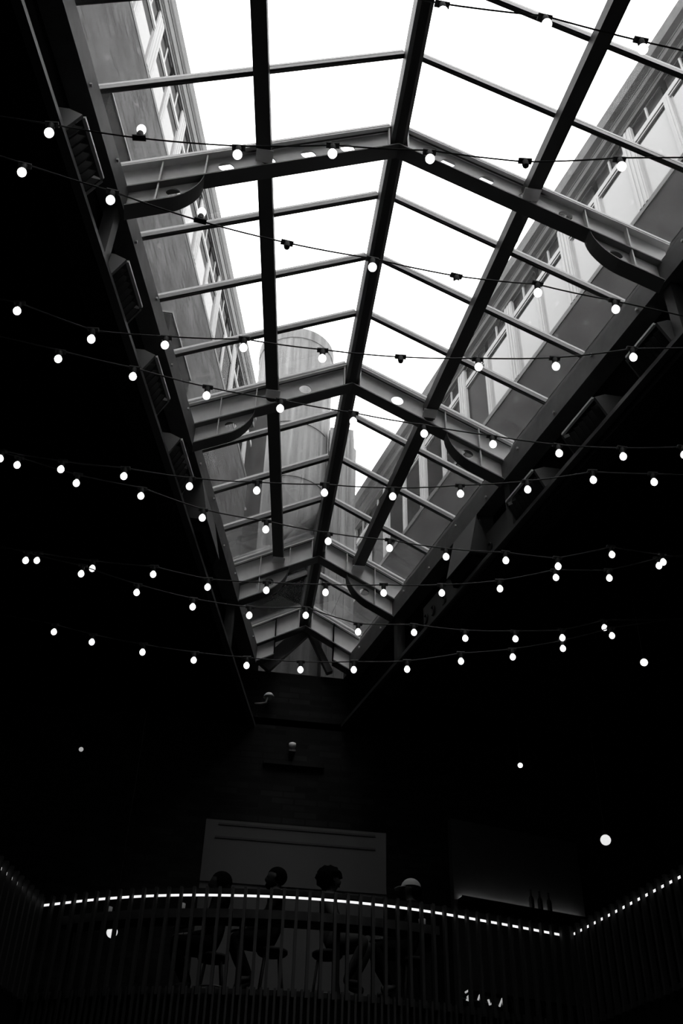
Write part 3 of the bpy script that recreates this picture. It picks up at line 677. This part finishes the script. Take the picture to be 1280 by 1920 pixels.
v, f = lathe_data([(.034, 0), (.036, .01), (.036, .13), (.03, .165), (.014, .19), (.013, .25), (.016, .255), (.016, .27)], 14)
for px, lab in ((997, 'dark bottle standing on the glowing shelf, first of three'), (1013, 'dark bottle standing on the glowing shelf, middle of three'), (1030, 'dark bottle standing on the glowing shelf, last of three')):
    q = on_plane(px, 1702, BP(0, -.075, 0), bn); q.z = 6.499
    t = mesh_obj('bottle', [x+q for x in v], f, 'bottle', None, True); tag(t, lab, 'bottle', 'bottles on the glowing shelf')
# glowing letters on the bar wall
def BW(px, py, off=.20): return on_plane(px, py, BP(0, off, 0), bn)
sg = empty('neon_sign', BW(905, 1875), 'glowing tube letters mounted low on the bar cabinet', 'sign')
for nm, st in (('letter_and', [(872, 1861), (880, 1856), (884, 1861), (876, 1870), (880, 1877), (874, 1874)]), ('letter_n', [(896, 1875), (898, 1866), (902, 1879), (906, 1868)]),
               ('letter_v', [(915, 1874), (918, 1884), (922, 1882), (925, 1873)]), ('letter_a', [(936, 1887), (941, 1873), (944, 1885)])):
    tube(nm, [BW(*p) for p in st], .013, 'neon', sg, 6)
tube('sign_rail', [BW(864, 1872, .185), BW(950, 1888, .185)], .012, 'rubber', sg, 6)
t = empty('tube_lamp', BW(1162, 1800), 'short bright tube lamp beyond the side railing', 'lamp')
q0, q1 = on_y(1158, 1787, 13.4), on_y(1162, 1801, 13.4)
tube('tube', [q0, q1], .016, 'tube_lamp', t); tube('wall_rod', [q1, q1+Vector((.0, 0, -.1)), Vector((q1.x, q1.y, MF_Z))], .01, 'rubber', t)
t = empty('tube_lamp', on_y(1206, 1797, 13.4), 'tiny dim twin lamp rod beyond the side railing', 'lamp')
for pxy in ((1206, 1797), (1208.5, 1812)): c = on_y(*pxy, 13.4); tube('bulb', [c+Vector((0, 0, .012)), c-Vector((0, 0, .012))], .01, 'lamp_dim', t, 6)
c = on_y(1208.5, 1812, 13.45); tube('lamp_rod', [Vector((c.x, c.y-.02, MF_Z)), c+Vector((0, 0, .12))], .008, 'rubber', t, 6)

# ------------------------------------------------------------ fittings on the far wall
t = empty('gooseneck_lamp', on_y(480, 1320, YE), 'pale gooseneck wall lamp on the far brick wall', 'wall lamp')
c = on_y(504, 1306, YE-.12)
tube('arm', [on_y(478, 1319, YE)+Vector((0, .01, 0)), on_y(490, 1319, YE-.1), on_y(499, 1317, YE-.12), on_y(501, 1308, YE-.12)], .016, 'bright_edge', t)
v, f = lathe_data([(.015, .07), (.05, .05), (.08, .01), (.085, -.02), (.07, -.02), (.03, .03)], 16); mesh_obj('shade', [x+c for x in v], f, 'bright_edge', t, True)
t = empty('dome_camera', on_y(548, 1405, YE), 'small dome camera on a bracket low on the far brick wall', 'camera')
c = on_y(548, 1398, YE-.1)
v, f = lathe_data([(.01, -.06), (.04, -.045), (.055, -.01), (.055, .03), (.02, .05)], 14); mesh_obj('dome', [x+c for x in v], f, 'steel', t, True)
box('bracket', (c.x-.05, YE-.12, c.z-.1), (c.x+.05, YE, c.z-.07), 'steel_dark', t); box('arm', (c.x-.012, YE-.1, c.z+.02), (c.x+.012, YE, c.z+.044), 'steel_dark', t)
tag(box('trim_2', (-.5, YE-.06, 8.70), (.42, YE, 8.76), 'wood_dark'), kind='structure')

# ------------------------------------------------------------ people on bar stools
def skin_person(name, head_px, Yp, face, label, cloth, hair_kind):
    top = on_y(head_px[0], head_px[1], Yp)
    root = Vector((top.x, top.y, top.z-1.50))
    nodes = {}; order = []; edges = []
    def nd(k, p, r, par=None):
        nodes[k] = len(order); order.append((p, r))
        if par is not None: edges.append((nodes[par], nodes[k]))
    nd('pelvis', (0, 0, .72), (.15, .125)); nd('waist', (-.01, 0, .88), (.135, .105), 'pelvis'); nd('chest', (0, 0, 1.06), (.155, .115), 'waist')
    nd('upper', (0, 0, 1.17), (.11, .085), 'chest'); nd('neck', (.01, 0, 1.25), (.055, .055), 'upper'); nd('jaw', (.035, 0, 1.315), (.065, .07), 'neck')
    nd('face', (.03, 0, 1.375), (.082, .095), 'jaw'); nd('skull', (.01, 0, 1.43), (.08, .095), 'face'); nd('crown', (.0, 0, 1.475), (.045, .05), 'skull')
    nd('nose', (.135, 0, 1.36), (.013, .018), 'face')
    for s_, n_ in ((1, 'l'), (-1, 'r')):
        nd('ear'+n_, (.005, s_*.088, 1.37), (.022, .012), 'face')
        nd('sh'+n_, (0, s_*.19, 1.15), (.065, .06), 'upper'); nd('el'+n_, (.10, s_*.245, .92), (.046, .046), 'sh'+n_); nd('wr'+n_, (.30, s_*.16, .86), (.028, .03), 'el'+n_)
        nd('pa'+n_, (.36, s_*.145, .845), (.022, .04), 'wr'+n_)
        for j, (fl, oy) in enumerate(((.055, -.032), (.066, -.011), (.06, .011), (.045, .03))):
            nd('f%d%s' % (j, n_), (.395, s_*.145+oy, .845), (.0095, .0095), 'pa'+n_); nd('g%d%s' % (j, n_), (.395+fl*.6, s_*.145+oy*1.1, .842), (.009, .009), 'f%d%s' % (j, n_))
            nd('h%d%s' % (j, n_), (.395+fl, s_*.145+oy*1.1, .825), (.0075, .0075), 'g%d%s' % (j, n_))
        nd('t0'+n_, (.355, s_*.145-s_*.05, .84), (.011, .011), 'pa'+n_); nd('t1'+n_, (.395, s_*.145-s_*.065, .832), (.009, .009), 't0'+n_)
        nd('hip'+n_, (.06, s_*.095, .70), (.10, .10), 'pelvis'); nd('kn'+n_, (.44, s_*.11, .70), (.066, .066), 'hip'+n_); nd('cf'+n_, (.34, s_*.11, .50), (.058, .058), 'kn'+n_)
        nd('an'+n_, (.22, s_*.11, .28), (.04, .04), 'cf'+n_); nd('toe'+n_, (.38, s_*.115, .245), (.036, .045), 'an'+n_)
    me = bpy.data.meshes.new('body'); me.from_pydata([p for p, r in order], edges, []); 
    tmp = bpy.data.objects.new('tmp_body', me); COL.objects.link(tmp)
    sm = tmp.modifiers.new('skin', 'SKIN'); tmp.modifiers.new('sub', 'SUBSURF').levels = 2
    sm.use_smooth_shade = True
    for i_, (p, r) in enumerate(order):
        me.skin_vertices[0].data[i_].radius = r; me.skin_vertices[0].data[i_].use_root = (i_ == 0)
    dg = bpy.context.evaluated_depsgraph_get(); dg.update()
    body_me = bpy.data.meshes.new_from_object(tmp.evaluated_get(dg)); bpy.data.objects.remove(tmp)
    body_me.materials.clear(); body_me.materials.append(MATS[cloth]); body_me.materials.append(MATS['skin']); body_me.materials.append(MATS['rubber'])
    for p in body_me.polygons:
        c = p.center; p.use_smooth = True
        p.material_index = 1 if (c.z > 1.24 or (c.x > .295 and c.z > .79 and abs(c.y) < .26)) else (2 if c.z < .30 else 0)
    t = empty('person', root, label, 'person', 'people sitting behind the railing')
    MW = Matrix.Translation(root) @ Matrix.Rotation(face, 4, 'Z')
    body = bpy.data.objects.new('body', body_me); finish(body, t, MW)
    def sub(nm, v, f, m, par=t):
        o = mesh_obj(nm, v, f, m, None, True, recenter=False); bpy.data.objects[o.name]; o.parent = par; o.matrix_parent_inverse = W[par.name].inverted(); o.matrix_basis = MW; W[o.name] = MW.copy(); return o
    def ell(c, r, n=16, mlat=10, cond=None):
        v = []; f = []
        for a in range(mlat+1):
            th = math.pi*a/mlat
            for k in range(n):
                ph = 2*math.pi*k/n; v.append(Vector((c[0]+r[0]*math.sin(th)*math.cos(ph), c[1]+r[1]*math.sin(th)*math.sin(ph), c[2]+r[2]*math.cos(th))))
        for a in range(mlat):
            for k in range(n):
                q = (a*n+k, a*n+(k+1) % n, (a+1)*n+(k+1) % n, (a+1)*n+k)
                if cond is None or cond(sum((v[i] for i in q), Vector())/4): f.append(q)
        return v, f
    for s_ in (-1, 1):
        v, f = ell((.102, s_*.034, 1.388), (.012, .013, .01), 8, 6); sub('eye', v, f, 'eye')
    v, f = ell((.108, 0, 1.318), (.012, .026, .007), 8, 6); sub('mouth', v, f, 'skin')
    hairline = lambda c: c.x < .07 or c.z > 1.43
    if hair_kind == 'short':
        v, f = ell((-.005, 0, 1.405), (.112, .1, .108), 18, 12, lambda c: (c.x < .03 and c.z > 1.31) or c.z > 1.44); sub('hair', v, f, 'hair')
        v, f = ell((.05, 0, 1.30), (.075, .072, .045), 14, 8); sub('beard', v, f, 'hair')
    elif hair_kind == 'long':
        v, f = ell((-.012, 0, 1.40), (.118, .108, .112), 18, 12, lambda c: (c.x < .04) or c.z > 1.44); sub('hair', v, f, 'hair')
        v, f = ell((-.075, 0, 1.24), (.055, .1, .17), 14, 10); sub('hair_length', v, f, 'hair')
    elif hair_kind == 'curly':
        rnd = random.Random(3); v, f = ell((-.01, 0, 1.42), (.138, .135, .125), 26, 18, lambda c: c.x < .07 or c.z > 1.42)
        for q in v:
            d = (q-Vector((-.01, 0, 1.42))).normalized(); q += d*rnd.uniform(-.008, .02)
        sub('hair', v, f, 'hair')
    elif hair_kind == 'cap':
        v, f = ell((0, 0, 1.41), (.115, .105, .105), 18, 12, lambda c: c.z > 1.405); cp = sub('cap', v, f, 'cap'); cp['label'] = 'pale baseball cap'
        v = []; f = []
        for k in range(9):
            a = math.radians(-52+13*k)
            for rr, z in ((.09, 1.412), (.195-.02*abs(k-4)/4, 1.392), (.195-.02*abs(k-4)/4, 1.385), (.09, 1.402)): v.append(Vector((rr*math.cos(a), rr*.72*math.sin(a), z)))
        for k in range(8):
            for j in range(4): f.append((4*k+j, 4*k+(j+1) % 4, 4*k+4+(j+1) % 4, 4*k+4+j))
        f += [(0, 1, 2, 3), (35, 34, 33, 32)]; sub('cap_brim', v, f, 'cap', cp)
        v, f = ell((-.02, 0, 1.36), (.1, .098, .07), 16, 10, lambda c: c.x < .0 and c.z < 1.41); sub('hair', v, f, 'hair')
    # stool
    sz = root.z+.615
    st = empty('bar_stool', (root.x, root.y, MF_Z), None, 'stool', 'bar stools behind the railing')
    v, f = lathe_data([(.15, sz-.05), (.165, sz-.035), (.165, sz-.01), (.15, sz)], 20); q = Vector((root.x, root.y, 0))
    mesh_obj('seat', [x+q for x in v], f, 'wood_dark', st, True)
    for k in range(4):
        a = math.pi/4+k*math.pi/2+face
        tube('leg', [q+Vector((.11*math.cos(a), .11*math.sin(a), sz-.045)), q+Vector((.2*math.cos(a), .2*math.sin(a), MF_Z))], .014, 'wood_dark', st, 8)
    pts = [q+Vector((.17*math.cos(a), .17*math.sin(a), MF_Z+.22)) for a in [2*math.pi*k/20 for k in range(21)]]; tube('foot_ring', pts, .01, 'steel_dark', st, 6)
    return t, st
pi = math.pi
for args, sl in ((('person', (415, 1636), 11.57, pi, 'long-haired person in dark clothes sitting in profile before the white panel', 'cloth', 'long'), 'dark bar stool under the long-haired person'),
             (('person', (520, 1628), 11.62, pi, 'short-haired bearded person in profile before the middle of the white panel', 'cloth', 'short'), 'dark bar stool under the bearded person'),
             (('person', (618, 1633), 11.58, -.35, 'person with a round mop of curly dark hair before the white panel', 'cloth_light', 'curly'), 'dark bar stool under the curly-haired person'),
             (('person', (770, 1650), 11.85, pi, 'person wearing a pale baseball cap sitting beside the white panel', 'cloth', 'cap'), 'dark bar stool under the person with the pale cap')):
    p, s_ = skin_person(*args); s_['label'] = sl
# cups and papers on the counter
v, f = lathe_data([(.028, 0), (.034, .002), (.038, .09), (.035, .09), (.03, .012)], 14)
for px, lab in ((788, 'pale cup on the counter by the person with the cap'), (340, 'pale cup on the counter past the long-haired person'), (205, 'pale cup on the counter near the globe lamp')):
    best = min(offset_line(front, .2), key=lambda p: abs((p-CAM).x/(p-CAM).y-ray(px, 1690).x/ray(px, 1690).y)); q = Vector((best.x, best.y, 5.289))
    o = mesh_obj('cup', [x+q for x in v], f, 'cap', None, True); tag(o, lab, 'cup', 'cups on the counter')
bpy.context.view_layer.update()
